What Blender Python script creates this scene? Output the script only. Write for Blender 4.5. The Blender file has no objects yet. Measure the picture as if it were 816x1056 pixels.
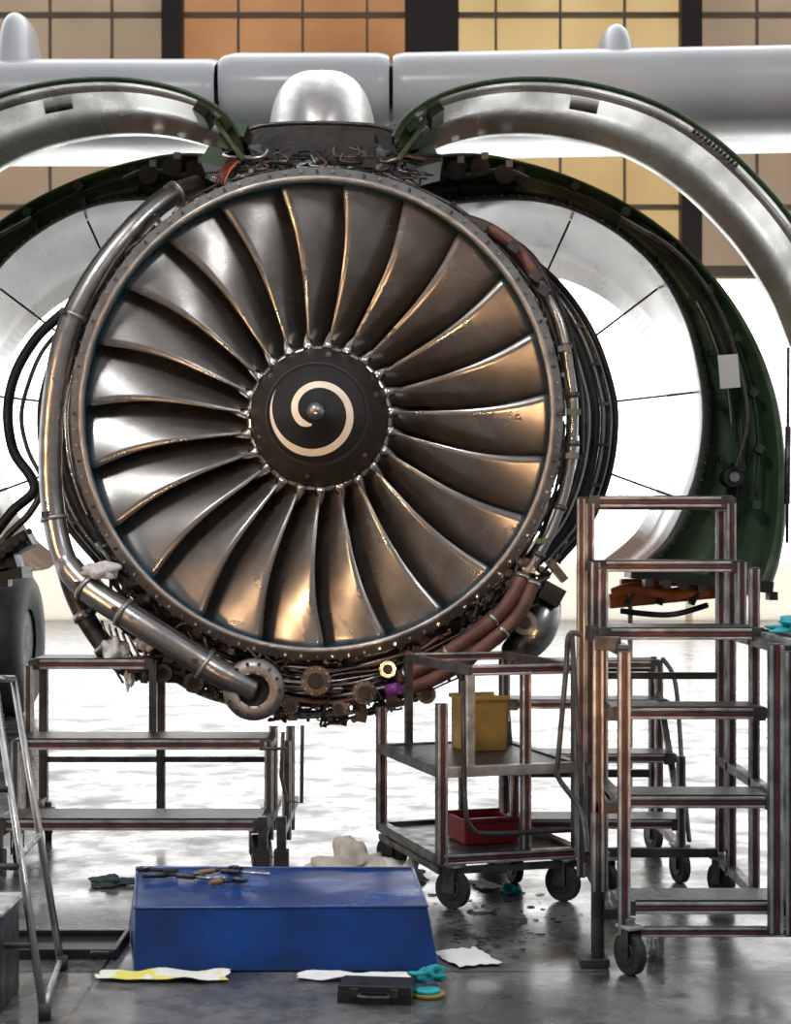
import bpy, bmesh, math, random
from mathutils import Vector, Matrix, noise as mnoise
random.seed(7)
F=1746.0; CD=9.0; CH=1.6; HX=408.0; HY=560.0
def W(px,py,y):
    """survey measurement -> world point on the vertical plane Y=y"""
    s=(y+CD)/F
    return Vector(((px-HX)*s, y, CH+(HY-py)*s))
scene=bpy.context.scene
scene.view_settings.view_transform='Standard'
scene.view_settings.look='None'
# ------------------------------------------------------------ materials
def mat(name,c1,c2=None,metal=0.0,rough=0.5,scale=6.0,bump=0.0,bscale=None,rvar=0.0,detail=6,lo=0.35,hi=0.65,transl=0.0,spec=None,stretch=None):
    m=bpy.data.materials.new(name); m.use_nodes=True
    nt=m.node_tree; b=nt.nodes['Principled BSDF']; out=nt.nodes['Material Output']
    tc=nt.nodes.new('ShaderNodeTexCoord')
    vec=tc.outputs['Object']
    if stretch:
        mp=nt.nodes.new('ShaderNodeMapping'); mp.inputs['Scale'].default_value=stretch
        nt.links.new(vec,mp.inputs['Vector']); vec=mp.outputs['Vector']
    n=nt.nodes.new('ShaderNodeTexNoise'); n.inputs['Scale'].default_value=scale; n.inputs['Detail'].default_value=detail
    nt.links.new(vec,n.inputs['Vector'])
    r=nt.nodes.new('ShaderNodeValToRGB')
    r.color_ramp.elements[0].position=lo; r.color_ramp.elements[1].position=hi
    if c2 is None: c2=tuple(min(1,x*0.8) for x in c1)
    r.color_ramp.elements[0].color=(*c1,1); r.color_ramp.elements[1].color=(*c2,1)
    nt.links.new(n.outputs['Fac'],r.inputs['Fac']); nt.links.new(r.outputs['Color'],b.inputs['Base Color'])
    b.inputs['Metallic'].default_value=metal; b.inputs['Roughness'].default_value=rough
    if spec is not None: b.inputs['Specular IOR Level'].default_value=spec
    if rvar>0:
        mr=nt.nodes.new('ShaderNodeMapRange'); mr.inputs['From Min'].default_value=0.3; mr.inputs['From Max'].default_value=0.7
        mr.inputs['To Min'].default_value=max(0.03,rough-rvar); mr.inputs['To Max'].default_value=rough+rvar
        nt.links.new(n.outputs['Fac'],mr.inputs['Value']); nt.links.new(mr.outputs['Result'],b.inputs['Roughness'])
    if bump>0:
        n2=nt.nodes.new('ShaderNodeTexNoise'); n2.inputs['Scale'].default_value=bscale or scale*3; n2.inputs['Detail'].default_value=5
        nt.links.new(vec,n2.inputs['Vector'])
        bp=nt.nodes.new('ShaderNodeBump'); bp.inputs['Strength'].default_value=bump; bp.inputs['Distance'].default_value=0.02
        nt.links.new(n2.outputs['Fac'],bp.inputs['Height']); nt.links.new(bp.outputs['Normal'],b.inputs['Normal'])
    if transl>0:
        t=nt.nodes.new('ShaderNodeBsdfTranslucent'); mx=nt.nodes.new('ShaderNodeMixShader'); mx.inputs[0].default_value=transl
        nt.links.new(r.outputs['Color'],t.inputs['Color'])
        nt.links.new(b.outputs[0],mx.inputs[1]); nt.links.new(t.outputs[0],mx.inputs[2]); nt.links.new(mx.outputs[0],out.inputs['Surface'])
    return m
M={}
M['blade']=mat('blade_titanium',(0.35,0.34,0.33),(0.19,0.184,0.178),0.9,0.30,4.5,0.03,12,0.07)
M['steel']=mat('steel',(0.46,0.45,0.44),(0.28,0.275,0.27),1.0,0.32,9,0.05,40,0.1)
M['bright']=mat('bright_steel',(0.72,0.71,0.70),(0.52,0.51,0.50),1.0,0.24,5,0.03,30,0.08)
M['brushed']=mat('brushed_fairing',(0.66,0.65,0.64),(0.52,0.51,0.50),0.8,0.34,3,0.0,9,0.04,stretch=(6,.4,6))
M['ring']=mat('flange_metal',(0.46,0.445,0.43),(0.28,0.27,0.26),0.85,0.42,8,0.08,50,0.1)
M['dark']=mat('dark_metal',(0.045,0.043,0.042),(0.02,0.02,0.02),0.6,0.42,8,0.1,40,0.1)
M['mid']=mat('grime_metal',(0.13,0.125,0.12),(0.045,0.043,0.042),0.8,0.4,10,0.1,50,0.1)
M['black']=mat('black_paint',(0.012,0.012,0.013),(0.02,0.02,0.021),0.0,0.35,10)
M['spin']=mat('spinner_black',(0.030,0.029,0.029),(0.05,0.048,0.047),0.2,0.45,8,0.03)
M['spin2']=mat('spinner_collar_grey',(0.12,0.115,0.115),(0.08,0.075,0.073),0.5,0.45,8,0.03)
M['cream']=mat('spiral_cream',(0.88,0.85,0.78),(0.76,0.72,0.64),0,0.5,12)
M['teal']=mat('liner_teal',(0.09,0.26,0.36),(0.05,0.15,0.22),0.1,0.45,8)
M['brown']=mat('hose_brown',(0.16,0.075,0.055),(0.07,0.036,0.03),0.1,0.5,9,0.15,60)
M['green']=mat('primer_green',(0.034,0.075,0.032),(0.018,0.042,0.018),0.1,0.42,4,0.08,30,0.08)
M['greend']=mat('primer_green_dark',(0.016,0.028,0.015),(0.008,0.013,0.008),0.2,0.45,5,0.1,30)
M['greenl']=mat('primer_green_light',(0.11,0.16,0.09),(0.05,0.08,0.042),0.1,0.4,5)
M['duct']=mat('duct_lining',(0.80,0.81,0.82),(0.64,0.65,0.67),0.5,0.25,3,0.02,30,0.06,stretch=(1,.3,1))
M['cowl']=mat('cowl_lining',(0.72,0.725,0.68),(0.36,0.37,0.33),0.55,0.25,2.4,0.10,14,0.1,stretch=(1.6,0.4,1.6))
M['white']=mat('white_paint',(0.60,0.615,0.63),(0.52,0.535,0.555),0.0,0.25,1.2,0,None,0.05)
M['alu']=mat('aluminium_profile',(0.66,0.66,0.66),(0.30,0.30,0.30),0.7,0.4,12,0.1,50,0.1)
M['aludk']=mat('aluminium_worn',(0.11,0.108,0.107),(0.045,0.044,0.043),0.6,0.4,12,0.1,50,0.1)
M['red']=mat('red_tape',(0.20,0.015,0.03),(0.07,0.012,0.016),0,0.5,14)
M['tread']=mat('step_tread_black',(0.035,0.034,0.034),(0.015,0.015,0.015),0.2,0.35,20,0.3,90)
M['rubber']=mat('rubber',(0.018,0.018,0.018),(0.03,0.03,0.03),0,0.6,20,0.1)
M['rubg']=mat('tyre_grey',(0.06,0.06,0.062),(0.035,0.035,0.036),0,0.6,10,0.1)
M['blue']=mat('blue_vinyl',(0.006,0.060,0.28),(0.003,0.024,0.12),0,0.30,3.5,0.14,8,0.10)
M['orange']=mat('orange_paint',(0.80,0.20,0.04),(0.45,0.10,0.02),0,0.45,6)
M['yellow']=mat('yellow_plastic',(0.34,0.23,0.06),(0.22,0.15,0.04),0,0.45,6)
M['redp']=mat('red_plastic',(0.28,0.012,0.015),(0.16,0.008,0.010),0,0.4,6)
M['cyan']=mat('cyan_cloth',(0.01,0.38,0.42),(0.01,0.26,0.30),0,0.8,12,0.3)
M['clothw']=mat('white_cloth',(0.85,0.85,0.83),(0.65,0.65,0.63),0,0.85,12,0.3)
M['clothc']=mat('cream_cloth',(0.74,0.70,0.61),(0.55,0.51,0.44),0,0.85,12,0.3)
M['clothd']=mat('dark_cloth',(0.02,0.05,0.06),(0.02,0.03,0.03),0,0.85,12,0.3)
M['paper']=mat('paper',(0.85,0.85,0.83),(0.75,0.75,0.72),0,0.7,5)
M['papery']=mat('paper_yellow',(0.76,0.68,0.12),(0.80,0.80,0.72),0,0.6,7,lo=0.46,hi=0.50)
M['purple']=mat('purple_cap',(0.22,0.04,0.30),(0.15,0.02,0.2),0,0.4,9)
M['wood']=mat('handle_wood',(0.35,0.18,0.08),(0.2,0.1,0.05),0,0.5,9)
M['debris']=mat('dirt_brown',(0.06,0.045,0.035),(0.03,0.025,0.02),0,0.7,9)
M['poly']=mat('plastic_film',(0.8,0.82,0.84),(0.6,0.62,0.65),0,0.2,20,0.5)
M['col']=mat('hangar_column_brown',(0.085,0.065,0.058),(0.06,0.047,0.042),0.1,0.6,1)
M['rib']=mat('hangar_rib',(0.36,0.29,0.22),(0.30,0.23,0.17),0.1,0.6,1)
M['p_or']=mat('panel_orange',(0.60,0.42,0.28),(0.50,0.34,0.22),0,0.6,0.5,transl=0.75)
M['p_ye']=mat('panel_yellow',(0.72,0.61,0.42),(0.64,0.53,0.35),0,0.6,0.5,transl=0.75)
M['p_gr']=mat('panel_tan',(0.54,0.46,0.38),(0.46,0.39,0.32),0,0.6,0.5,transl=0.75)
M['dado']=mat('door_lower_pale',(0.97,0.93,0.86),(0.95,0.90,0.81),0,0.6,0.5,transl=0.88)
# ------------------------------------------------------------ mesh builder
def catmull(pts,n=8,closed=False):
    pts=[Vector(p) for p in pts]; out=[]
    N=len(pts)
    for i in range(N-1):
        p0=pts[max(i-1,0)];p1=pts[i];p2=pts[i+1];p3=pts[min(i+2,N-1)]
        for k in range(n):
            t=k/n
            out.append(0.5*((2*p1)+(p2-p0)*t+(2*p0-5*p1+4*p2-p3)*t*t+(3*p1-p0-3*p2+p3)*t**3))
    out.append(pts[-1]); return out
def resample(pts,n):
    L=[0]
    for a,b in zip(pts,pts[1:]): L.append(L[-1]+(b-a).length)
    out=[];j=0
    for k in range(n):
        d=L[-1]*k/(n-1)
        while j<len(L)-2 and L[j+1]<d: j+=1
        t=(d-L[j])/max(1e-9,L[j+1]-L[j]); out.append(pts[j].lerp(pts[j+1],min(1,t)))
    return out
class MB:
    def __init__(s,xf=None): s.bm=bmesh.new(); s.mats=[]; s.xf=xf
    def mi(s,m):
        m=M[m] if isinstance(m,str) else m
        if m not in s.mats: s.mats.append(m)
        return s.mats.index(m)
    def face(s,vs,m,smooth=False):
        try: f=s.bm.faces.new(vs)
        except ValueError: return None
        f.material_index=s.mi(m); f.smooth=smooth; return f
    def V(s,p): return s.bm.verts.new(Vector(p))
    def box(s,c,size,m,rot=None,taper=1.0):
        c=Vector(c); hx,hy,hz=[x/2 for x in size]; R=rot if rot else Matrix.Identity(3)
        vs=[]
        for dz in(-1,1):
            k=taper if dz>0 else 1
            for dx,dy in((-1,-1),(1,-1),(1,1),(-1,1)):
                vs.append(s.V(c+R@Vector((dx*hx*k,dy*hy*k,dz*hz))))
        for q in((0,3,2,1),(4,5,6,7),(0,1,5,4),(1,2,6,5),(2,3,7,6),(3,0,4,7)): s.face([vs[i] for i in q],m)
    def bar(s,a,b,w,m,w2=None,stripe=None,up=None):
        a=Vector(a);b=Vector(b);d=(b-a); L=d.length; d.normalize()
        ref=Vector((0,-1,0)) if abs(d.y)<0.9 else Vector((0,0,1))
        x=ref-ref.dot(d)*d; x.normalize(); y=d.cross(x)
        R=Matrix((y,x,d)).transposed()
        w2=w2 or w
        s.box((a+b)/2,(w,w2,L),'aludk' if stripe else m,R)
        if stripe:
            for o in(-0.37,0.37):
                s.box((a+b)/2+x*(w2/2+0.001)+y*w*o,(w*0.24,0.006,L*0.99),'alu',R)
            if stripe=='red':
                s.box((a+b)/2+x*(w2/2+0.0005)+y*w*.08,(w*0.18,0.004,L*0.985),'red',R)
    def tube(s,path,r,m,seg=10,cap=True):
        path=[Vector(p) for p in path]; n=len(path)
        rs=r if isinstance(r,(list,tuple)) else [r]*n
        T=[]
        for i in range(n):
            t=path[min(i+1,n-1)]-path[max(i-1,0)]
            if t.length<1e-9: t=Vector((0,0,1))
            T.append(t.normalized())
        u=T[0].orthogonal().normalized(); rings=[]
        for i in range(n):
            u=u-u.dot(T[i])*T[i]
            if u.length<1e-6: u=T[i].orthogonal()
            u.normalize(); v=T[i].cross(u)
            rings.append([s.V(path[i]+(u*math.cos(2*math.pi*k/seg)+v*math.sin(2*math.pi*k/seg))*rs[i]) for k in range(seg)])
        for i in range(n-1):
            for k in range(seg):
                s.face([rings[i][k],rings[i][(k+1)%seg],rings[i+1][(k+1)%seg],rings[i+1][k]],m,True)
        if cap:
            s.face(list(reversed(rings[0])),m); s.face(rings[-1],m)
    def cyl(s,a,b,r,m,seg=16,r2=None):
        s.tube([a,b],[r,r if r2 is None else r2],m,seg)
    def lathe(s,prof,c,m,seg=96,a0=0,a1=2*math.pi,smooth=True,mats=None):
        """prof: (r,y) revolve about axis parallel Y through c=(x,z)"""
        full=abs(a1-a0-2*math.pi)<1e-6; n=seg if full else seg+1; rings=[]
        for r,y in prof:
            if r<1e-6 and full:
                v=s.V((c[0],y,c[1])); rings.append([v]*n)
            else:
                rings.append([s.V((c[0]+r*math.cos(a0+(a1-a0)*k/seg),y,c[1]+r*math.sin(a0+(a1-a0)*k/seg))) for k in range(n)])
        for i in range(len(prof)-1):
            mm=mats[i] if mats else m
            for k in range(seg):
                q=[rings[i][k],rings[i][(k+1)%n],rings[i+1][(k+1)%n],rings[i+1][k]]
                qq=[]
                for v in q:
                    if v not in qq: qq.append(v)
                if len(qq)>2: s.face(qq,mm,smooth)
    def loft(s,rows,m,smooth=True,mats=None):
        R=[[s.V(p) for p in row] for row in rows]
        for i in range(len(R)-1):
            mm=mats[i] if mats else m
            for k in range(len(R[i])-1):
                s.face([R[i][k],R[i][k+1],R[i+1][k+1],R[i+1][k]],mm,smooth)
        return R
    def done(s,name,parent=None,bevel=0,solid=0,recalc=True):
        bmesh.ops.remove_doubles(s.bm,verts=s.bm.verts,dist=1e-5)
        if recalc: bmesh.ops.recalc_face_normals(s.bm,faces=s.bm.faces)
        if s.xf is not None: s.bm.transform(s.xf)
        me=bpy.data.meshes.new(name); s.bm.to_mesh(me); s.bm.free()
        for m in s.mats: me.materials.append(m)
        o=bpy.data.objects.new(name,me); scene.collection.objects.link(o)
        if parent: o.parent=parent
        if solid:
            md=o.modifiers.new('thickness','SOLIDIFY'); md.thickness=solid; md.offset=0
        if bevel:
            md=o.modifiers.new('bevel','BEVEL'); md.width=bevel; md.segments=2; md.limit_method='ANGLE'; md.angle_limit=math.radians(50)
        return o
def empty(name,loc=(0,0,0)):
    e=bpy.data.objects.new(name,None); scene.collection.objects.link(e); e.empty_display_size=0.2; return e
# ------------------------------------------------------------ camera
cam=bpy.data.cameras.new('camera'); co=bpy.data.objects.new('camera',cam); scene.collection.objects.link(co)
co.location=(0,-CD,CH); co.rotation_euler=(math.radians(90),0,0)
cam.sensor_width=36; cam.lens=F/1056*36; cam.shift_y=32/1056; cam.clip_end=200
cam.dof.use_dof=True; cam.dof.focus_distance=8.3; cam.dof.aperture_fstop=4.5
scene.camera=co
# ------------------------------------------------------------ world
w=bpy.data.worlds.new('world'); scene.world=w; w.use_nodes=True; nt=w.node_tree
bg=nt.nodes['Background']; tc=nt.nodes.new('ShaderNodeTexCoord'); sp=nt.nodes.new('ShaderNodeSeparateXYZ')
nt.links.new(tc.outputs['Generated'],sp.inputs[0])
mr=nt.nodes.new('ShaderNodeValToRGB'); mp=nt.nodes.new('ShaderNodeMapRange'); mp.inputs['From Min'].default_value=-1; mp.inputs['From Max'].default_value=1
nt.links.new(sp.outputs['Y'],mp.inputs['Value']); nt.links.new(mp.outputs['Result'],mr.inputs['Fac'])
e=mr.color_ramp.elements
e[0].position=0; e[0].color=(0.055,0.055,0.057,1)
e[1].position=1; e[1].color=(1,1,1,1)
x=e.new(0.3); x.color=(0.060,0.060,0.063,1)
x=e.new(0.5); x.color=(0.18,0.18,0.19,1)
x=e.new(0.75); x.color=(0.6,0.62,0.64,1)
nt.links.new(mr.outputs['Color'],bg.inputs['Color']); bg.inputs['Strength'].default_value=3.6
def area(name,loc,target,size,power,col,spread=None):
    l=bpy.data.lights.new(name,'AREA'); l.size=size; l.energy=power; l.color=col
    if spread: l.spread=math.radians(spread)
    o=bpy.data.objects.new(name,l); scene.collection.objects.link(o); o.location=loc
    o.rotation_euler=(Vector(target)-Vector(loc)).to_track_quat('-Z','Y').to_euler(); return o
area('front_fill',(-2.5,-6,8.0),(-0.8,0,2.3),1.3,290,(1,0.985,0.97))  # unseen overhead light, added for soft front fill on the engine
area('front_fill',(6,-9,8.5),(-0.4,0,2.3),2.5,240,(1,0.99,0.98))  # second added fill, out of view high on the right
area('warm_glint_light',(-6.2,-6.0,2.6),(-0.4,0.3,2.1),0.5,15,(1,0.60,0.30),45)  # warm light added out of view to put gold glints on lower blades
area('warm_glint_light',(0.3,-6.4,0.28),(0.1,0.3,2.6),0.4,7.5,(1,0.58,0.28),38)  # low unseen warm light, added to catch the right-hand blade tips
# ------------------------------------------------------------ floor
fm=bpy.data.materials.new('hangar_floor_concrete'); fm.use_nodes=True; nt=fm.node_tree; b=nt.nodes['Principled BSDF']
tc=nt.nodes.new('ShaderNodeTexCoord')
n=nt.nodes.new('ShaderNodeTexNoise'); n.inputs['Scale'].default_value=1.6; n.inputs['Detail'].default_value=10; n.inputs['Roughness'].default_value=0.7
nt.links.new(tc.outputs['Object'],n.inputs['Vector'])
r=nt.nodes.new('ShaderNodeValToRGB'); r.color_ramp.elements[0].position=0.42; r.color_ramp.elements[1].position=0.58
r.color_ramp.elements[0].color=(0.030,0.029,0.028,1); r.color_ramp.elements[1].color=(0.17,0.167,0.163,1)
nt.links.new(n.outputs['Fac'],r.inputs['Fac'])
bk=nt.nodes.new('ShaderNodeTexBrick'); bk.offset=0; bk.inputs['Scale'].default_value=1; bk.inputs['Brick Width'].default_value=4.2; bk.inputs['Row Height'].default_value=4.2; bk.inputs['Mortar Size'].default_value=0.008; bk.inputs['Mortar Smooth'].default_value=0.1
bk.inputs['Color1'].default_value=(1,1,1,1); bk.inputs['Color2'].default_value=(1,1,1,1); bk.inputs['Mortar'].default_value=(0.12,0.12,0.12,1)
mpn=nt.nodes.new('ShaderNodeMapping'); mpn.inputs['Location'].default_value=(1.1,2.68,0); nt.links.new(tc.outputs['Object'],mpn.inputs[0]); nt.links.new(mpn.outputs[0],bk.inputs['Vector'])
mx=nt.nodes.new('ShaderNodeMix'); mx.data_type='RGBA'; mx.blend_type='MULTIPLY'; mx.inputs[0].default_value=1
nt.links.new(r.outputs['Color'],mx.inputs[6]); nt.links.new(bk.outputs['Color'],mx.inputs[7]); nt.links.new(mx.outputs[2],b.inputs['Base Color'])
rr=nt.nodes.new('ShaderNodeMapRange'); rr.inputs['From Min'].default_value=0.38; rr.inputs['From Max'].default_value=0.62; rr.inputs['To Min'].default_value=0.14; rr.inputs['To Max'].default_value=0.36
n3=nt.nodes.new('ShaderNodeTexNoise'); n3.inputs['Scale'].default_value=2.3; n3.inputs['Detail'].default_value=10; n3.inputs['Roughness'].default_value=0.65; nt.links.new(tc.outputs['Object'],n3.inputs['Vector'])
nt.links.new(n3.outputs['Fac'],rr.inputs['Value']); nt.links.new(rr.outputs['Result'],b.inputs['Roughness'])
n4=nt.nodes.new('ShaderNodeTexNoise'); n4.inputs['Scale'].default_value=60; n4.inputs['Detail'].default_value=6; nt.links.new(tc.outputs['Object'],n4.inputs['Vector'])
bp=nt.nodes.new('ShaderNodeBump'); bp.inputs['Strength'].default_value=0.07; bp.inputs['Distance'].default_value=0.004
nt.links.new(n4.outputs['Fac'],bp.inputs['Height']); nt.links.new(bp.outputs['Normal'],b.inputs['Normal'])
b.inputs['Specular IOR Level'].default_value=0.85
mb=MB(); mb.box((0,12,-0.1),(60,60,0.2),fm); mb.done('floor')
# ------------------------------------------------------------ hangar back wall
BY=26.0
mb=MB()
def bx(px): return W(px,0,BY).x
zb=W(0,288,BY).z
cuts=[(-900,-330,'p_ye'),(-330,180,'p_gr'),(180,445,'p_or'),(445,710,'p_ye'),(710,990,'p_gr'),(990,1600,'p_ye')]
for a,c,m in cuts:
    mb.box(((bx(a)+bx(c))/2,BY,(zb+18)/2),(bx(c)-bx(a),0.06,18-zb),m)
    nn=max(2,int((bx(c)-bx(a))/1.25))
    for i in range(1,nn):
        mb.box((bx(a)+(bx(c)-bx(a))*i/nn,BY-0.08,(zb+18)/2),(0.05,0.1,18-zb),'rib')
for k in range(9):
    mb.box((0,BY-0.09,zb+0.15+1.32*k),(60,0.12,0.10 if k else 0.22),'rib')
for px,wd in[(-330,.5),(180,.42),(445,1.1),(710,.42),(990,.5)]:
    mb.box((bx(px),BY-0.25,(zb+18)/2+0.05),(wd,0.4,18.1-zb),'col')
for px in[-330,-60,180,445,710,990]:
    mb.box((bx(px),BY-0.1,zb/2),(0.12,0.15,zb),'dado')
mb.box((0,BY,0.6),(60,0.08,1.2),'dado')
mb.done('wall_back')
# ------------------------------------------------------------ wing
wing=empty('aircraft_wing')
prof=[(9,5.98),(7,5.95),(5.5,5.76),(4.6,5.54),(4.25,5.43),(4.08,5.35),(4.01,5.25),(4.0,5.15),(4.03,5.04),(4.12,4.95),(4.35,4.88),(5.0,4.90),(6.5,5.1),(9,5.85)]
for bi,(a,c) in enumerate(((-13,-1.40),(-1.37,-0.05),(-0.02,13))):
    mb=MB()
    rows=[[Vector((x,y,z+0.02*(x if x>0 else 0.0)-(.05 if bi==0 else 0))) for (y,z) in prof] for x in (a,a+.03,a+.10,c-.10,c-.03,c)]
    sc=[0.86,.94,1,1,.96,0.90] if bi<2 else [.9,.96,1,1,1,1]
    for rr_,k in zip(rows,sc):
        for v in rr_:
            v.z=5.2+(v.z-5.2)*k; v.y=4.3+(v.y-4.3)*k if v.y<5 else v.y
    mb.loft(rows,'white'); mb.done('slat_panel_%d'%bi,wing)
mb=MB(); mb.loft([[Vector((x,max(y,4.2)+0.03,5.22+(z-5.2)*0.6)) for (y,z) in prof if y<7] for x in(-4,1.5)],'mid')
mb.done('wing_box',wing)
for px,py0,py1 in((637,24,105),(20,12,100)):
    mb=MB()
    yb=4.7; c=W(px,py1,yb); top=W(px,py0,yb).z; h=top-c.z
    rows=[]
    for i in range(21):
        t=i/20; k=math.sqrt(max(0,1-t**6)); sk=0.18*(1-0.28*t)*k
        rows.append([Vector((c.x+math.cos(a)*(sk+0.001)-0.02*t,yb+0.15*t+math.sin(a)*0.5*(k*0.9+0.01),c.z+h*t)) for a in [2*math.pi*j/20 for j in range(21)]])
    mb.loft(rows,'white'); mb.done('slat_track_fin',wing)
# ------------------------------------------------------------ ENGINE
EC=(-0.4175,2.286)
def E(R,deg,y): a=math.radians(deg); return Vector((EC[0]+R*math.cos(a),y,EC[1]+R*math.sin(a)))
eng=empty('jet_engine')
mb=MB(); NB=23; NS=20; NC=12
for bi in range(NB):
    th0=math.radians(97+360/NB*bi)
    rows=[]
    for i in range(NS+1):
        s=i/NS; r=0.37+(1.258-0.37)*s
        chord=0.24+0.29*min(1,s*1.25)
        stg=math.radians(24+45*s**0.8)
        yle=0.27-0.04*math.sin(math.pi*s)-0.16*s
        lean=0.03*(1-s)-0.045*math.sin(math.pi*min(1,s*1.05))+0.04*s
        y=yle;t=0;row=[]
        for j in range(NC+1):
            row.append(Vector((EC[0]+r*math.cos(th0+lean-t/r),y,EC[1]+r*math.sin(th0+lean-t/r))))
            u=(j+0.5)/NC; a=stg+math.radians(34)*(0.5-u)
            y+=math.cos(a)*chord/NC; t+=math.sin(a)*chord/NC
        rows.append(row)
    mb.loft(rows,'blade')
mb.done('fan_blades',eng,solid=0.007,recalc=False)
mb=MB()
mb.lathe([(0.0,0.33),(0.36,0.30),(0.385,0.29),(0.42,0.36),(0.46,0.6),(0.44,0.9),(0.3,0.95)],EC,'bright')
for bi in range(NB):
    a=97+360/NB*bi+1
    mb.tube([E(0.37,a+1.5,0.25),E(0.40,a+.5,0.265),E(0.45,a,0.285),E(0.50,a-.5,0.30)],[0.028,0.031,0.020,0.006],'bright',8)
mb.done('fan_hub',eng)
sprof=[(0.0,-0.235),(0.02,-0.233),(0.035,-0.222),(0.045,-0.20),(0.15,-0.125),(0.262,-0.03),(0.264,-0.028),(0.32,0.08),(0.36,0.18),(0.378,0.25),(0.380,0.32)]
def sy(r):
    for (r0,y0),(r1,y1) in zip(sprof,sprof[1:]):
        if r0<=r<=r1: return y0+(y1-y0)*(r-r0)/max(1e-9,r1-r0)
    return 0.3
mb=MB(); mb.lathe(sprof,EC,'spin',mats=['steel']*3+['black']*2+['spin2']+['spin']*4)
mb.lathe([(0.264,-0.034),(0.270,-0.026),(0.276,-0.008)],EC,'spin2')
for k in range(6):
    r=0.325; mb.cyl(E(r,k*60+20,sy(r)+0.01),E(r+.006,k*60+20,sy(r)-0.010),0.013,'mid',10); mb.cyl(E(r,k*60+20,sy(r)),E(r,k*60+20,sy(r)-0.013),0.006,'black',8)
sp1=[]
n=160
for i in range(n+1):
    t=i/n; ang=255-t*465
    rc=0.072+0.178*t**0.88
    wd=0.0185*min(1,t*10+0.3)*min(1,(1-t)*5+0.05)
    ro=min(rc+wd,0.262); ri=rc-wd
    sp1.append((E(ri,ang,sy(ri)-0.003),E(rc,ang,sy(rc)-0.004),E(ro,ang,sy(ro)-0.003)))
mb.loft([list(x) for x in sp1],'cream')
mb.done('spinner',eng)
mb=MB()
mb.lathe([(1.264,0.95),(1.268,0.3),(1.258,0.12),(1.241,0.03),(1.239,0.0)],EC,'teal',seg=160,mats=['dark','teal','teal','teal'])
mb.lathe([(1.239,0.0),(1.244,-0.008),(1.252,-0.012),(1.268,-0.012),(1.27,-0.004),(1.309,-0.004),(1.311,0.035),(1.285,0.037),(1.283,0.09),(1.30,0.092),(1.30,0.12),(1.283,0.122),(1.29,0.5),(1.32,0.51),(1.32,0.54),(1.29,0.55),(1.285,1.0),(1.33,1.01),(1.33,1.05),(1.1,1.1),(0.8,1.3)],EC,'ring',seg=160)
for k in range(96):
    a=k*3.75
    mb.cyl(E(1.290,a,0.0),E(1.290,a,-0.016),0.0085,'bright' if k%3 else 'mid',6)
    mb.box(E(1.311,a+1.8,0.012),(0.016,0.03,0.016),'mid',Matrix.Rotation(-math.radians(a+1.8),3,'Y'))
mb.lathe([(0.44,0.95),(1.262,0.95)],EC,'black')
mb.done('fan_case',eng)
mb=MB()
for k in range(44):
    a=k*360/44
    mb.loft([[E(0.45,a,0.80),E(0.45,a+3,0.93)],[E(1.26,a,0.80),E(1.26,a+2,0.93)]],'dark')
mb.done('guide_vanes',eng)
mb=MB()
mb.lathe([(1.0,1.0),(0.95,1.4),(0.7,1.7),(0.72,2.4),(0.6,3.0),(0.45,3.6),(0.3,3.7),(0,3.7)],EC,'mid',seg=48)
for k in range(60):
    a0=random.uniform(0,360); y=random.uniform(1.2,2.6); L=random.uniform(20,110); R=random.uniform(0.76,1.1)
    mb.tube([E(R,a0+L*i/10,y+0.05*math.sin(i)) for i in range(11)],random.uniform(0.01,0.03),random.choice(['dark','steel','mid','brown']),6)
mb.done('core_engine',eng)
mb=MB()
for k in range(80):
    a0=random.uniform(0,360); L=random.uniform(12,80); R=random.uniform(1.305,1.355); y=random.uniform(0.12,0.95); r=random.uniform(0.005,0.015)
    pts=[]
    for i in range(15):
        pts.append(E(R+0.008*math.sin(i*1.3+k),a0+L*i/14,y+0.03*math.sin(i*.7+k)))
    mb.tube(pts,r,random.choice(['dark','steel','mid','brown','mid']),6)
for k in range(200):
    a=random.uniform(0,360); y=random.uniform(0.08,0.5); R=random.uniform(1.30,1.355)
    s_=random.uniform(0.010,0.030)
    Rm=Matrix.Rotation(-math.radians(a),3,'Y')
    if k%3: mb.box(E(R,a,y),(s_*1.3,s_,s_*random.uniform(.7,2)),random.choice(['dark','mid','steel','dark']),Rm)
    else: mb.cyl(E(R,a,y),E(R,a,y-0.05),s_*0.5,random.choice(['steel','mid','bright']),8)
for k in range(22):
    a0=random.choice([random.uniform(-35,15),random.uniform(195,225)]); L=random.uniform(15,40); R=random.uniform(1.36,1.44); y=random.uniform(.15,.6)
    mb.tube([E(R+.010*math.sin(i+k),a0+L*i/12,y+.03*math.sin(i*.8+k)) for i in range(13)],random.uniform(.007,.02),random.choice(['dark','mid','black','dark','steel']),6)
mb.done('case_harness',eng)
mb=MB()
dp=catmull([W(205,192,.45),W(172,205,.3),W(135,238,.18),W(98,285,.1),W(70,340,.06),W(57,400,.05),W(52,460,.05),W(54,520,.05),W(66,575,.02),W(90,606,-.04),W(128,632,-.10),(W(175,662,-.13)),W(222,692,-.12),W(262,712,-.06)],8)
mb.tube(dp,[0.062 if i<66 else 0.072 for i in range(len(dp))],'steel',20)
for i in (6,30,58,72,80,94):
    if i<len(dp)-1:
        d=(dp[i+1]-dp[i]).normalized()
        mb.cyl(dp[i]-d*.012,dp[i]+d*.012,0.074 if i<66 else .084,'ring',20)
        mb.box(dp[i]+Vector((-.04,-.06,.02)),(.03,.03,.03),'mid')
dp2=catmull([W(58,545,.12),W(76,610,.12),W(100,655,.1),W(132,688,.08),W(190,695,.1),W(240,705,.1)],6)
mb.tube(dp2,0.055,'mid',14)
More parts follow.
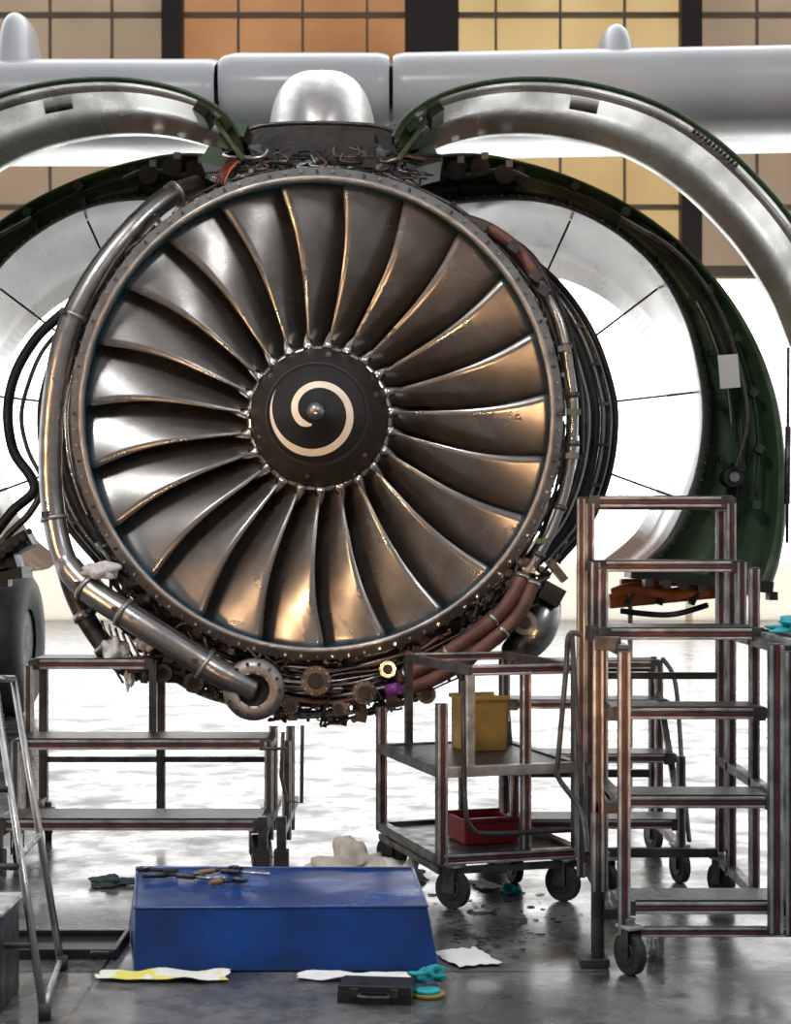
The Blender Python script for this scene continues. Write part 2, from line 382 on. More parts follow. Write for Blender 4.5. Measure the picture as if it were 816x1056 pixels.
for i in(9,14,20): 
    d=(dp2[i+1]-dp2[i]).normalized(); mb.cyl(dp2[i]-d*.02,dp2[i]+d*.02,0.066,'steel',16)
c=W(262,711,-.09)
mb.cyl(c+Vector((0,.22,0)),c+Vector((0,.0,0)),0.13,'dark',28)
mb.lathe([(.085,-.13),(.10,-.14),(.160,-.125),(.165,-.09),(.13,-.07)],(c.x,c.z),'ring',seg=40)
mb.lathe([(0,-.10),(.085,-.10),(.085,-.13)],(c.x,c.z),'dark',seg=30)
for k in range(14): 
    a=k*math.pi/7; mb.cyl(c+Vector((.138*math.cos(a),0,.138*math.sin(a))),c+Vector((.138*math.cos(a),-.052,.138*math.sin(a))),.010,'mid',6)
mb.done('bleed_air_duct',eng)
mb=MB()
p=catmull([W(552,285,.12),W(577,330,.06),W(588,385,.04),W(592,430,.04),W(588,485,.04),W(574,535,.02),W(556,572,0),W(540,596,0)],8)
mb.tube(p,0.026,'steel',12)
for i in(4,12,20,28,38,48): 
    d=(p[i+1]-p[i]).normalized(); mb.cyl(p[i]-d*.014,p[i]+d*.014,0.036,'mid',12)
p=catmull([W(600,470,.12),W(598,400,.12),W(584,330,.14),W(560,280,.16)],8); mb.tube(p,0.014,'dark',8)
for off in(0,22):
    p=catmull([W(540+off*.5,592+off*.3,-.05),W(522+off*.5,625+off*.5,-.09),W(488+off*.4,655+off*.6,-.10),W(450+off*.3,680+off*.7,-.08),W(410+off*.2,700+off*.6,-.02)],7)
    mb.tube(p,0.040,'brown',12)
    for i in(1,10,19,26):
        d=(p[i+1]-p[i]).normalized(); mb.cyl(p[i]-d*.010,p[i]+d*.010,0.044,'steel',12)
p=catmull([W(478,226,.1),W(505,236,.1),W(535,258,.1),W(556,290,.08)],7); mb.tube(p,0.034,'brown',10)
p=catmull([W(470,232,.2),W(510,240,.2),W(548,265,.16),W(572,310,.14)],7); mb.tube(p,0.022,'dark',10)
for px,py in((497,233),(530,255),(552,285),(560,300)): mb.box(W(px,py,.04),(.06,.06,.05),'mid',Matrix.Rotation(.6,3,'Y'))
for px,py in((592,425),(590,470),(582,360),(560,558),(545,588)):
    mb.box(W(px,py,0),(.07,.05,.03),'greenl' if py in(425,558) else 'steel')
mb.done('hydraulic_pipes',eng)
# accessory gearbox
mb=MB()
mb.lathe([(1.30,0.15),(1.52,0.12),(1.58,0.2),(1.58,0.7),(1.3,0.8)],EC,'dark',seg=50,a0=math.radians(226),a1=math.radians(322))
def disc(px,py,y,r,m1='mid',m2='steel',L=0.15):
    c=W(px,py,y); mb.cyl(c+Vector((0,L,0)),c,r*0.9,m1,24); mb.cyl(c,c+Vector((0,-.015,0)),r,m2,24); mb.cyl(c+Vector((0,-.015,0)),c+Vector((0,-.03,0)),r*.55,m1,20)
    for k in range(10):
        a=k*math.pi/5; mb.cyl(c+Vector((r*.85*math.cos(a),0,r*.85*math.sin(a))),c+Vector((r*.85*math.cos(a),-.026,r*.85*math.sin(a))),r*.06,'ring',6)
for d in((326,702,-.10,.080,'dark','mid'),(376,714,-.10,.065,'dark','mid'),(350,730,-.04,.04,'dark','mid'),(300,728,-.04,.045,'dark','mid'),(440,716,-.02,.05,'dark','mid'),(480,694,.0,.05,'dark','mid'),(200,704,-.02,.055,'dark','mid'),(168,694,.0,.05,'dark','mid'),(400,690,-.08,.045,'dark','steel')): disc(*d)
c=W(400,712,-.14); mb.cyl(c,c+Vector((.06,-.03,.015)),.032,'purple',14)
tk=catmull([W(522,672,.2),W(543,662,.12),W(560,634,.12),W(566,605,.2)],6)
mb.tube(tk,[.04+.07*math.sin(math.pi*i/(len(tk)-1)) for i in range(len(tk))],'steel',16)
disc(541,642,-.04,.065,'mid','ring')
mb.box(W(568,612,.1),(.12,.2,.10),'dark',Matrix.Rotation(.5,3,'Y'))
mb.box(W(574,588,.1),(.14,.12,.04),'mid',Matrix.Rotation(.9,3,'Y'))
for k in range(620):
    a=random.uniform(220,326); edge=1.66-0.0010*abs(a-268)**1.25
    R=random.uniform(1.33,edge); y=random.uniform(-0.02,0.28); s_=random.uniform(.010,.036)
    if k>330: y+=.04
    m=random.choice(['dark','dark','mid','mid','mid','brown','black','dark'])
    Rm=Matrix.Rotation(random.choice([0,.2,1.57,.78,-.3]),3,'Y')
    if k%4==0: mb.box(E(R,a,y),(s_*1.9,s_,s_*2.2),m,Rm)
    elif k%4==1:
        mb.cyl(E(R,a,y),E(R,a,y-.06),s_*.75,m,12); mb.cyl(E(R,a,y-.06),E(R,a,y-.07),s_*.4,'steel' if k%4==0 else 'mid',8)
    else:
        a2=a+random.uniform(-8,8); R2=min(edge,R+random.uniform(-.1,.1)); y2=y-random.uniform(0,.03)
        q=catmull([E(R,a,y+.03),E(R+.02,a,y2),E((R+R2)/2+random.uniform(-.02,.02),(a+a2)/2,y2-.01),E(R2,a2,y2),E(R2,a2,y+.04)],4)
        mb.tube(q,random.uniform(.004,.011),random.choice(['dark','mid','dark','mid','brown','black']),6)
        d=(q[7]-q[6]).normalized(); mb.cyl(q[6]-d*.006,q[6]+d*.006,.015,'mid',8)
for k in range(26):
    a0=random.uniform(232,285); L=random.uniform(15,45); R=random.uniform(1.36,1.63); y=random.uniform(-.03,.1)
    a1=min(320,a0+L)
    mb.tube([E(R+.008*math.sin(i*.9+k),a0+(a1-a0)*i/12,y+.015*math.sin(i+k)) for i in range(13)],random.uniform(.005,.011),random.choice(['steel','dark','brown','mid','ring']),6)
for k in range(7):
    x0=105+k*7
    mb.tube(catmull([W(x0,640+k*4,.1),W(x0+8,672,.05),W(x0+14+k*2,690+k*2,.05),W(x0+22,704-k,.1)],5),.008,random.choice(['mid','steel','poly']),6)
mb.cyl(W(132,686,-.02),W(160,684,-.02),.045,'brown',14)
mb.done('accessory_gearbox',eng,bevel=0)
def blob(mb_,c,size,m,amp=.35,seed=0,seg=24,rings=14,flat=None):
    c=Vector(c); rows=[]
    for i in range(rings+1):
        t=math.pi*i/rings; row=[]
        for k in range(seg+1):
            a=2*math.pi*(k%seg)/seg; d=Vector((math.sin(t)*math.cos(a),math.sin(t)*math.sin(a),math.cos(t)))
            q=1+amp*mnoise.noise(d*1.5+Vector((seed,seed*1.7,0)))*1.6-amp*.5*abs(mnoise.noise(d*3.5+Vector((seed,0,9))))
            p=Vector((d.x*size[0]*q,d.y*size[1]*q,d.z*size[2]*q))+c
            if flat is not None and p.z<flat: p.z=flat
            row.append(p)
        rows.append(row)
    mb_.loft(rows,m)
mb=MB()
blob(mb,W(106,588,-.09),(.09,.05,.045),'poly',.5,1); blob(mb,W(118,672,0),(.06,.05,.08),'poly',.6,3); blob(mb,W(150,662,-.02),(.05,.04,.04),'poly',.5,4); blob(mb,W(134,694,.0),(.03,.03,.09),'poly',.5,7)
mb.done('protective_film',eng)
# ------------------------------------------------------------ pylon + top fairing
py=empty('engine_pylon')
mb=MB()
c=W(329,130,.75)
rows=[]
for i in range(23):
    t=i/22
    yy=.60+1.3*t; k=math.sqrt(max(0.0,1-(1-min(1,t*1.9))**2.2))
    rows.append([Vector((c.x+math.copysign(abs(math.cos(a))**.7,math.cos(a))*.325*k,yy,c.z-.05+abs(math.sin(a))**.8*.48*k)) for a in[math.pi*j/24 for j in range(25)]])
mb.loft(rows,'brushed'); mb.done('nose_fairing',py)
mb=MB()
top=[W(x,y,.3) for x,y in((250,140),(262,131),(300,127),(352,127),(395,131),(412,140))]
bot=[W(x,y,.3) for x,y in((256,150),(266,149),(300,147),(352,147),(392,149),(406,150))]
bk_=lambda r:[v+Vector((0,1.2,0)) for v in r]
mb.loft([bk_(top),top,bot,bk_(bot)],'dark',smooth=False)
mb.tube(catmull(top,4),.012,'mid',6)
mb.box((EC[0],3.0,W(329,150,.6).z),(.45,3.0,.45),'dark')
mb.box(W(330,166,.5),(.62,.5,.22),'dark')
for k in range(130):
    px=random.uniform(235,425); pyy=random.uniform(150,184); s_=random.uniform(.015,.045)
    if k%3==0: mb.box(W(px,pyy,random.uniform(.15,.3)),(s_*1.6,s_,s_),random.choice(['dark','mid','dark','greend','black']),Matrix.Rotation(random.uniform(-.5,.5),3,'Y'))
    else: mb.tube(catmull([W(px,pyy,.2),W(px+random.uniform(-20,20),pyy+8,.15),W(px+random.uniform(-40,40),min(186,pyy+10),.2)],4),s_*.25,random.choice(['steel','dark','brown','dark','mid']),6)
for k in range(4): mb.tube(catmull([W(222+k*3,190,.1),W(228+k*3,176,.1),W(240+k*2,166,.15)],4),.006,('redp','mid','redp','orange')[k],6)
for sx in(-1,1):
    ax=331
    for pts in([(75,128),(100,122),(108,150),(88,165)],[(80,158),(115,150),(125,166),(95,174)]):
        f=[W(ax+sx*x,y,.22) for x,y in pts]; g=[v+Vector((0,.5,0)) for v in f]
        F_=[mb.V(v) for v in f]; G_=[mb.V(v) for v in g]
        mb.face(F_,'green'); mb.face(G_,'green')
        for i in range(4): mb.face([F_[i],F_[(i+1)%4],G_[(i+1)%4],G_[i]],'greend')
    mb.tube([W(ax+sx*80,165,.15),W(ax+sx*108,124,.15)],.016,'greenl',8)
mb.done('pylon_mount',py)
# ------------------------------------------------------------ fan cowl doors
def mirror(p,s): p=Vector(p); return p if s>0 else Vector((2*EC[0]-p.x,p.y,p.z))
def cowl(s):
    mb=MB()
    Fp=[(404,140),(414,122),(440,102),(480,87),(530,79),(590,81),(650,94),(700,115),(745,146),(785,184),(820,226),(850,275),(872,330)]
    base=resample(catmull([W(x,y,0.0) for x,y in Fp],6),60)
    cen=W(600,420,0)
    def off(d,y):
        out=[]
        for i,p in enumerate(base):
            t=(base[min(i+1,59)]-base[max(i-1,0)]).normalized(); n=Vector((t.z,0,-t.x))
            if n.dot(cen-p)<0: n=-n
            out.append(mirror(Vector((p.x,y,p.z))+n*d,s))
        return out
    rows=[off(0,1.22),off(0,0),off(.008,-.008),off(.020,0.0),off(.024,.03),off(.016,.04),off(.016,.22),off(.020,.225),off(.020,.25),off(.016,.255),off(.016,1.08),off(.03,1.10),off(.03,1.2),off(.0,1.22)]
    mb.loft(rows,'cowl',mats=['white','green','green','green','green','cowl','cowl','cowl','cowl','cowl','cowl','cowl','white'])
    for i in list(range(34,40)):
        for q in(0,.5):
            p=off(.018,.14)[i].lerp(off(.018,.14)[i+1],q)
            mb.box(p,(.020,.07,.012),'black',Matrix.Rotation(0.35*s,3,'Y'))
    pa=off(.017,.5)[21]; pb=off(.017,.5)[24]; mb.tube([pa,pb],.010,'mid',6)
    for i in(3,6): mb.box(off(.04,.3)[i],(.08,.3,.05),'green',Matrix.Rotation(-.6*s,3,'Y'))
    for i in range(2,58,1):
        if i%2==0: mb.cyl(off(.012,-.004)[i],off(.012,-.010)[i],.005,'greenl',6)
    return mb.done('fan_cowl_door')
cowl(1); cowl(-1)
# ------------------------------------------------------------ thrust reverser halves
def reverser(s):
    mb=MB(); Y0=1.3
    O=[(418,172),(445,160),(490,157),(540,166),(595,184),(650,211),(700,247),(745,294),(780,350),(802,410),(811,470),(812,530),(806,575),(796,606)]
    I=[(430,222),(455,212),(490,207),(540,205),(590,215),(640,242),(680,280),(708,330),(722,385),(726,430),(720,480),(705,525),(685,560),(650,590)]
    N=70
    o=resample(catmull([W(x,y,Y0) for x,y in O],6),N); i_=resample(catmull([W(x,y,Y0) for x,y in I],6),N)
    def row(t,y): return [mirror(Vector(((a.lerp(b,t)).x,y,(a.lerp(b,t)).z)),s) for a,b in zip(o,i_)]
    def rear(t,y0,y1,k):
        cen=W(560,400,Y0); out=[]
        for j,(a,b) in enumerate(zip(o,i_)):
            u=j/(N-1); y=y0+(y1-y0)*min(1,max(0,(u-.25)/.35))
            p=a.lerp(b,t); q=cen+(p-cen)*k; out.append(mirror(Vector((q.x,y,q.z)),s))
        return out
    rows=[rear(0,3.4,2.3,.93),row(0,1.9),row(0,1.32),row(.04,1.28),row(.10,1.28),row(.12,1.38),row(.42,1.42),row(.44,1.36),row(.50,1.36),row(.52,1.45),row(.86,1.42),row(.88,1.32),row(.97,1.32),row(1,1.36),row(1.02,1.7),rear(1.02,2.7,1.95,.99),rear(1.02,3.4,2.2,.94),rear(.9,3.42,2.25,.94)]
    mb.loft(rows,'green',mats=['white','white','greenl','greenl','green','green','green','green','green','green','greend','greend','steel','duct','duct','duct','duct'])
    r97=row(.92,1.315)
    for k in range(2,N-1): mb.cyl(r97[k],r97[k]+Vector((0,-.02,0)),.008,'dark' if k%2 else 'mid',6)
    r_=row(.3,1.31); mb.tube(r_[26:60],.012,'green',8)
    r_=row(.47,1.30); mb.tube(r_[4:64],.010,'dark',8)
    r_=row(.62,1.33); mb.tube(r_[36:52],.010,'steel',8)
    for k in range(0,64,6):
        mb.box(row(.3,1.30)[k],(.05,.08,.05),'green' if k>20 else 'dark',Matrix.Rotation(-.05*k,3,'Y'))
        mb.box(row(.7,1.38)[k],(.03,.06,.04),'greend')
    for (x,y) in((495,172),(470,176),(520,180),(448,178)):
        p=mirror(W(x,y,1.2),s); mb.cyl(p,p+Vector((0,.15,0)),.05,'mid',14); mb.cyl(p+Vector((0,-.02,0)),p,.06,'dark',14); mb.box(p+Vector((.03,-.01,.06)),(.04,.05,.04),'steel')
    mb.tube(catmull([mirror(W(x,y,1.2),s) for x,y in((425,168),(450,180),(480,182),(520,176),(545,185))],6),.018,'dark',8)
    mb.tube(catmull([mirror(W(x,y,1.15),s) for x,y in((640,225),(700,262),(742,320),(765,390),(770,440),(758,485))],6),.013,'mid',8)
    p=mirror(W(757,492,1.2),s); mb.cyl(p,p+Vector((0,.15,0)),.06,'dark',14); mb.cyl(p+Vector((0,-.03,0)),p,.03,'steel',14); mb.box(p+Vector((.03,.02,.06)),(.08,.06,.05),'dark')
    K=[(500,240),(540,262),(580,297),(612,345),(631,400),(635,440),(628,490),(608,540),(575,580)]
    k_=resample(catmull([W(x,y,1.45) for x,y in K],6),40)
    def kr(d,y): return [mirror(Vector((p.x-d,y,p.z)),s) for p in k_]
    mb.loft([kr(.12,1.5),kr(.03,1.45),kr(0,1.45),kr(.0,2.2),kr(.15,2.9)],'duct',mats=['mid','bright','duct','duct'])
    mb.tube(kr(0.0,1.44),.018,'dark',8); mb.tube(kr(.08,1.42),.018,'steel',8); mb.tube(kr(.13,1.4),.03,'dark',8); mb.tube(kr(.2,1.4),.02,'mid',8); mb.tube(kr(.17,1.38),.012,'bright',8)
    for k in range(2,38,4): mb.box(kr(.09,1.42)[k],(.10,.05,.02),'mid')
    for a,b_ in(((560,290),(588,228)),((612,348),(678,298)),((634,414),(722,404)),((628,488),(694,512))):
        mb.cyl(mirror(W(*a,1.6),s),mirror(W(*b_,1.6),s),.007,'black',8)
    e1=row(0,1.4)[-1]; e2=row(1,1.4)[-1]
    mb.bar(e1,e2,.07,'greend',.3)
    for k in range(8): mb.box(e1.lerp(e2,k/8)+Vector((0,-.1,-.05)),(.05,.12,.05),random.choice(['mid','greend','dark']))
    if s>0:
        pl=W(752,383,1.14); mb.box(pl,(.12,.01,.20),'paper',Matrix.Rotation(-.08,3,'Y'))
    else:
        mb.tube(catmull([W(x,y,1.35) for x,y in((66,322),(38,348),(16,385),(8,425),(14,465),(32,492),(34,508),(12,528),(-12,560))],6),.032,'dark',10)
        mb.tube(catmull([W(x,y,1.32) for x,y in((62,340),(42,365),(28,400),(22,430),(28,462),(42,490))],6),.014,'mid',8)
        mb.tube(catmull([W(x,y,1.3) for x,y in((48,500),(30,530),(8,552),(-20,590))],6),.022,'mid',8)
        mb.box(W(18,562,1.35),(.20,.2,.10),'dark',Matrix.Rotation(-.5,3,'Y')); mb.box(W(8,580,1.35),(.14,.2,.10),'dark',Matrix.Rotation(-.3,3,'Y'))
        for k in range(6): mb.cyl(W(30-k*7,548+k*6,1.25),W(30-k*7,548+k*6,1.18),.02,'mid',8)
    return mb.done('thrust_reverser_cowl',recalc=False)
reverser(1); reverser(-1)
mb=MB(); mb.cyl(W(814,250,1.25),W(812,560,1.2),.010,'mid',8); mb.cyl(W(813,440,1.2),W(812,520,1.2),.018,'mid',8); mb.done('cowl_support_rod')
mb=MB()
mb.bar(W(628,620,1.6),W(772,606,1.6),.09,'orange',.12); mb.bar(W(640,602,1.7),W(735,598,1.7),.06,'orange',.1)
mb.tube(catmull([W(632,612,1.5),W(655,606,1.45),W(690,612,1.45),W(730,608,1.5)],6),.035,'orange',10)
mb.tube(catmull([W(640,630,1.5),W(690,634,1.45),W(730,624,1.5)],6),.018,'dark',10)
for k in range(4): mb.box(W(650+k*33,616,1.5),(.03,.1,.10),'dark',Matrix.Rotation(.4,3,'Y'))
for x in(650,755): mb.bar(W(x,622,1.65),Vector((W(x,620,1.65).x,1.65,0)),.03,'alu')
mb.done('cowl_transport_dolly',bevel=.004)
# ------------------------------------------------------------ landing gear wheel
def tyre(mb,c,R,w_,ax='X'):
    pr=[(.45,-.42),(.6,-.5),(.85,-.5),(.97,-.36),(1,-.15),(1,.15),(.97,.36),(.85,.5),(.6,.5),(.45,.42)]
    seg=40; rows=[]
    for r,x in pr: rows.append([Vector((c[0]+x*w_,c[1]+R*r*math.cos(2*math.pi*k/seg),c[2]+R*r*math.sin(2*math.pi*k/seg))) for k in range(seg+1)])
    mb.loft(rows,'rubg')
    for sx in(-1,1): mb.cyl((c[0]+sx*.3*w_,c[1],c[2]),(c[0]+sx*.36*w_,c[1],c[2]),R*.5,'mid',30)
mb=MB()
for dx in(0,.95): tyre(mb,(-3.58-dx,6.8,.68),.68,.38)
mb.cyl((-4.6,6.8,.68),(-3.6,6.8,.68),.09,'steel')
mb.cyl((-4.1,6.8,.6),(-4.1,6.8,5.0),.14,'white'); mb.cyl((-4.1,6.8,2.2),(-4.1,6.8,5.0),.20,'white')
mb.bar((-4.1,6.9,2.0),(-4.1,8.2,4.9),.09,'white')
mb.done('landing_gear')
# ------------------------------------------------------------ casters + stands
def caster(mb,x,y,R=.075,rot=0):
    d=Vector((math.cos(rot),math.sin(rot),0))
    c=Vector((x,y,R))
    mb.cyl(c-d*.018,c+d*.018,R,'rubber',24); mb.cyl(c-d*.022,c+d*.022,R*.55,'mid',18); mb.cyl(c-d*.03,c+d*.03,R*.2,'bright',10)
    Rm=Matrix.Rotation(rot,3,'Z')
    for sg in(-1,1): mb.box(c+d*.03*sg+Vector((0,0,R*.5)),(.006,R*.7,R*1.4),'aludk',Rm)
    mb.box(c+Vector((0,0,R*1.22)),(.07,R*1.1,.012),'alu',Rm); mb.cyl(c+Vector((0,0,R*1.2)),c+Vector((0,0,R*1.6)),.02,'steel',10)
def tread_(mb,x0,x1,y,z,dep=.22,h=.045):
    mb.box(((x0+x1)/2,y+dep/2,z+h/2-.008),(x1-x0-.02,dep,h*.6),'tread')
    mb.bar((x0,y,z),(x1,y,z),h,'alu',.03,stripe='red')
    mb.bar((x0,y+dep,z),(x1,y+dep,z),h,'aludk',.03)
    for x in(x0,x1): mb.bar((x,y,z),(x,y+dep,z),.04,'aludk')
    for x in(x0+.02,x1-.02): mb.box((x,y-.012,z),(.05,.02,.055),'aludk')
mb=MB()
X0,X1=.85,1.47
Ys=[-2.68,-2.46,-2.24,-2.02,-1.80,-1.58]; Zs=[.24,.60,.92,1.23,1.50,1.78]
for i in range(6):
    if i==3: tread_(mb,X0-.02,X1+.02,Ys[i]-.1,Zs[i],.32)
    else: tread_(mb,X0,X1,Ys[i],Zs[i])
for x in(X0,X1):
    mb.bar((x,-2.70,.14),(x,-2.70,1.20),.045,'alu',stripe='red')
    mb.bar((x,-2.06,.14),(x,-2.06,1.50),.04,'alu',stripe='red')
    mb.bar((x,-1.80,1.2),(x,-1.80,1.52),.04,'alu',stripe='red')
    mb.bar((x,-1.58,.14),(x,-1.58,1.78),.04,'alu',stripe='red')
    mb.bar((x,-1.34,.14),(x,-1.34,1.78),.04,'alu',stripe='red')
    for z in(.17,.62,1.20): mb.bar((x,-2.70,z),(x,-1.34,z),.04,'aludk')
    mb.bar((x,-1.80,1.5),(x,-1.34,1.5),.035,'aludk'); mb.bar((x,-1.58,1.76),(x,-1.34,1.76),.035,'aludk')
mb.bar((X0,-1.34,.2),(X1,-1.34,.2),.04,'aludk'); mb.bar((X0,-1.34,1.0),(X1,-1.34,1.0),.03,'aludk'); mb.bar((X0,-1.34,1.77),(X1,-1.34,1.77),.04,'aludk')
mb.bar((X0,-2.70,.155),(X1,-2.70,.155),.035,'alu',stripe='red')
mb.bar((X0-.085,-2.60,.28),(X0-.085,-2.60,1.24),.04,'aludk',stripe='red'); mb.box((X0-.10,-2.60,.02),(.11,.09,.03),'aludk'); mb.cyl((X0-.085,-2.6,.02),(X0-.085,-2.6,.58),.026,'aludk')
mb.bar((X0-.1,-2.60,1.22),(X0,-2.6,1.22),.05,'aludk'); mb.bar((X0-.1,-2.60,.2),(X0,-2.6,.2),.04,'aludk'); mb.bar((X0-.1,-2.60,.6),(X0,-2.6,.6),.04,'aludk')
mb.bar((X0-.04,-1.60,.14),(X0-.04,-1.60,1.80),.035,'alu',stripe='red')
mb.box((1.86,-2.42,1.235),(.72,.62,.03),'tread')
mb.bar((1.48,-2.73,1.235),(2.2,-2.73,1.235),.05,'alu',stripe='red'); mb.bar((1.48,-2.73,.2),(2.2,-2.73,.2),.05,'alu',stripe='red')
mb.bar((1.40,-2.76,.16),(1.40,-2.76,1.23),.05,'aludk',stripe='red')
mb.bar((2.2,-2.73,.1),(2.2,-2.73,1.23),.045,'alu',stripe='red'); mb.bar((2.2,-2.12,.1),(2.2,-2.12,1.23),.045,'alu')
for xx in(1.5,2.2):
    mb.bar((xx,-2.73,1.22),(xx,-2.12,1.22),.04,'alu')
for x,y in((X0+.02,-2.72),(X0+.1,-1.36),(X1,-1.36),(2.18,-2.7),(2.18,-2.14)): caster(mb,x,y,.08,rot=.5)
for k in range(3): mb.cyl((1.6+.06*k,-2.62,1.25),(1.6+.06*k,-2.62,1.33),.016,['orange','redp','paper'][k],10)
mb.tube(catmull([W(600,655,-2.2),W(587,655,-2.2),W(584,690,-2.2),W(576,780,-2.2),W(575,800,-2.2),W(600,838,-2.25),W(606,880,-2.4)],5),.011,'aludk',8)
mb.tube([W(590,655,-2.2),W(604,890,-2.2)],.011,'aludk',8)
stand=mb.done('maintenance_step_stand',bevel=.003)
mb=MB()
X0,X1=.56,1.34
for y,z in((-1.05,.28),(-.83,.56),(-.61,.80),(-.39,.98)):
    tread_(mb,X0,X1,y,z,.22,.04)
for x in(X0,X1):
    mb.bar((x,-1.05,.14),(x,-1.05,.60),.04,'alu',stripe='red'); mb.bar((x,-.39,.14),(x,-.39,.98),.04,'alu',stripe='red'); mb.bar((x,-.17,.14),(x,-.17,.98),.04,'alu',stripe='red')
    mb.bar((x,-1.05,.17),(x,-.17,.17),.035,'aludk'); mb.bar((x,-1.05,.3),(x,-.2,1.0),.03,'aludk')
mb.bar((X0,-.17,.95),(X1,-.17,.95),.04,'aludk'); mb.bar((X0,-.17,.4),(X1,-.17,.4),.04,'aludk')
for x in(X0,X1):
    for y in(-1.02,-.2): caster(mb,x,y,.08,.3)
mb.tube(catmull([(X1+.04,-1.05,.2),(X1+.05,-.8,.5),(X1+.05,-.6,.9),(X1,-.5,1.02)],5),.012,'aludk',8)
mb.done('maintenance_step_stand',bevel=.003)
# trolley
ang=math.radians(17); xf=Matrix.Translation(Vector((.2,-1.62,0)))@Matrix.Rotation(ang,4,'Z')
mb=MB(xf); A,B=.64,.92
for x in(0,A):
    for y in(0,B):
        top={(0,0):.90,(0,B):.80,(A,0):1.04,(A,B):1.04}[(x,y)]
        mb.bar((x,y,.2),(x,y,top),.045,'alu',stripe='red')
        caster(mb,x+(.06 if x==0 else -.06),y+.02,.085,.6)
for z in(.22,.60):
    mb.bar((0,0,z),(A,0,z),.045,'alu',stripe='red' if z!=.6 else None)
    mb.bar((0,B,z),(A,B,z),.04,'aludk')
    for x in(0,A): mb.bar((x,0,z),(x,B,z),.045,'aludk')
mb.bar((0,0,.17),(A,0,.17),.03,'aludk'); mb.bar((0,0,.17),(0,B,.17),.03,'aludk')
mb.bar((.14,.02,1.04),(A,.02,1.04),.045,'alu',stripe='red'); mb.bar((.14,B,1.04),(A,B,1.04),.04,'aludk',stripe='red')
for x in(.14,A): mb.bar((x,0,1.04),(x,B,1.04),.04,'aludk')
mb.bar((.14,.02,.6),(.14,.02,1.04),.035,'alu'); mb.bar((.14,B,.6),(.14,B,1.04),.035,'aludk')
mb.box((A/2,B/2,.60),(A-.04,B-.04,.03),'tread'); mb.box((A/2,B/2,.215),(A-.04,B-.04,.02),'aludk')
mb.tube(catmull([(.09,-.03,1.0),(.09,-.05,.5),(.12,-.05,.36),(.22,-.05,.33),(A-.05,-.05,.33)],5),.012,'aludk',8)
mb.bar((.40,.02,.22),(.40,.02,1.04),.04,'alu',stripe='red'); mb.bar((.42,B,.2),(.42,B,1.0),.035,'aludk')
mb.done('equipment_trolley',bevel=.003)
def bin_(name,c,size,m,rz=.3):
    mb=MB(); Rm=Matrix.Rotation(rz,3,'Z'); sx,sy_,sz=size; t=.012; c=Vector(c)
    mb.box(c+Vector((0,0,t/2)),(sx,sy_,t),m,Rm)
    for d in(-1,1):
        mb.box(c+Rm@Vector((0,d*(sy_/2),sz/2)),(sx,t,sz),m,Rm); mb.box(c+Rm@Vector((d*sx/2,0,sz/2)),(t,sy_,sz),m,Rm)
        mb.box(c+Rm@Vector((0,d*(sy_/2+.008),sz)),(sx+.03,.02,.02),m,Rm)
    return mb.done(name,bevel=.003)
bin_('storage_bin_yellow',(.40,-.90,.617),(.20,.2,.25),'yellow'); bin_('storage_bin_red',(.40,-1.15,.227),(.24,.24,.11),'redp')
# left platform
mb=MB()
X0,X1=-1.92,-.64; YO=.12
for y,z,x1 in((-.95,.24,X1),(-.55,.58,X1),(-.18,.96,-1.28)): tread_(mb,X0,x1,y+YO,z,.30,.05)
for x in(X0,X1,X1+.09):
    mb.bar((x,-.55+YO,.1),(x,-.55+YO,.60),.045,'aludk',stripe='alu'); mb.bar((x,-.95+YO,.12),(x,-.95+YO,.28),.045,'aludk')
    mb.bar((x,-.25+YO,.1),(x,-.25+YO,.96 if x==X0 else .64),.045,'aludk',stripe='alu')
    mb.bar((x,-.95+YO,.2),(x,.12+YO,.2),.04,'aludk')
for x in(X0,-1.28): mb.bar((x,.12+YO,.1),(x,.12+YO,.96),.045,'aludk')
mb.bar((-1.28,-.18+YO,.6),(-1.28,-.18+YO,.96),.04,'aludk')
mb.bar((X0,.12+YO,.42),(X1,.12+YO,.42),.03,'aludk')
for x in(X0+.05,X1-.05): 
    for y in(-.75,0): caster(mb,x,y+YO,.08,.2)
for x in(X1,X1+.09,X0): mb.box((x,-.95+YO,.06),(.07,.07,.12),'rubber')
q=[W(292,755,-.5),W(290,800,-.5),W(296,826,-.5),W(311,828,-.5),W(312,748,-.5)]
mb.tube(q,.010,'aludk',8); mb.tube([W(268,772,-.5),W(296,772,-.5)],.008,'aludk',8)
mb.done('work_platform',bevel=.003)
mb=MB()
def onf(px,py):
    d=F*CH/(py-HY); return W(px,py,d-CD)
a1=W(-6,700,-2.6); b1=onf(46,1052); a2=W(14,700,-2.3); b2=onf(64,1000)
a3=a1+Vector((-.5,0,0)); b3=b1+Vector((-.5,0,0)); a4=a2+Vector((-.5,0,0)); b4=b2+Vector((-.5,0,0))
for a,b_ in((a1,b1),(a2,b2),(a3,b3),(a4,b4)): mb.tube([a,b_],.014,'steel',10)
for t in(.12,.35,.58,.8):
    p=a1.lerp(b1,t); mb.tube([p,p+Vector((-.5,0,0))],.013,'mid',8)
for t in(.55,.97):
    mb.tube([a1.lerp(b1,t),a2.lerp(b2,t)],.011,'alu',8)
mb.tube([a1,a2],.014,'steel',8); mb.tube([a3,a4],.014,'steel',8)
for q in(b1,b2,b3,b4): mb.cyl(q+Vector((0,0,0)),q+Vector((0,0,.05)),.022,'rubber')
mb.done('folding_ladder')
mb=MB(); c=onf(-22,1050); mb.box(c+Vector((0,.2,.17)),(.12,.3,.34),'aludk'); mb.box(c+Vector((0,.2,.34)),(.15,.34,.02),'alu'); mb.box(c+Vector((0,.045,.2)),(.05,.02,.12),'steel'); mb.done('ground_equipment_box',bevel=.008)
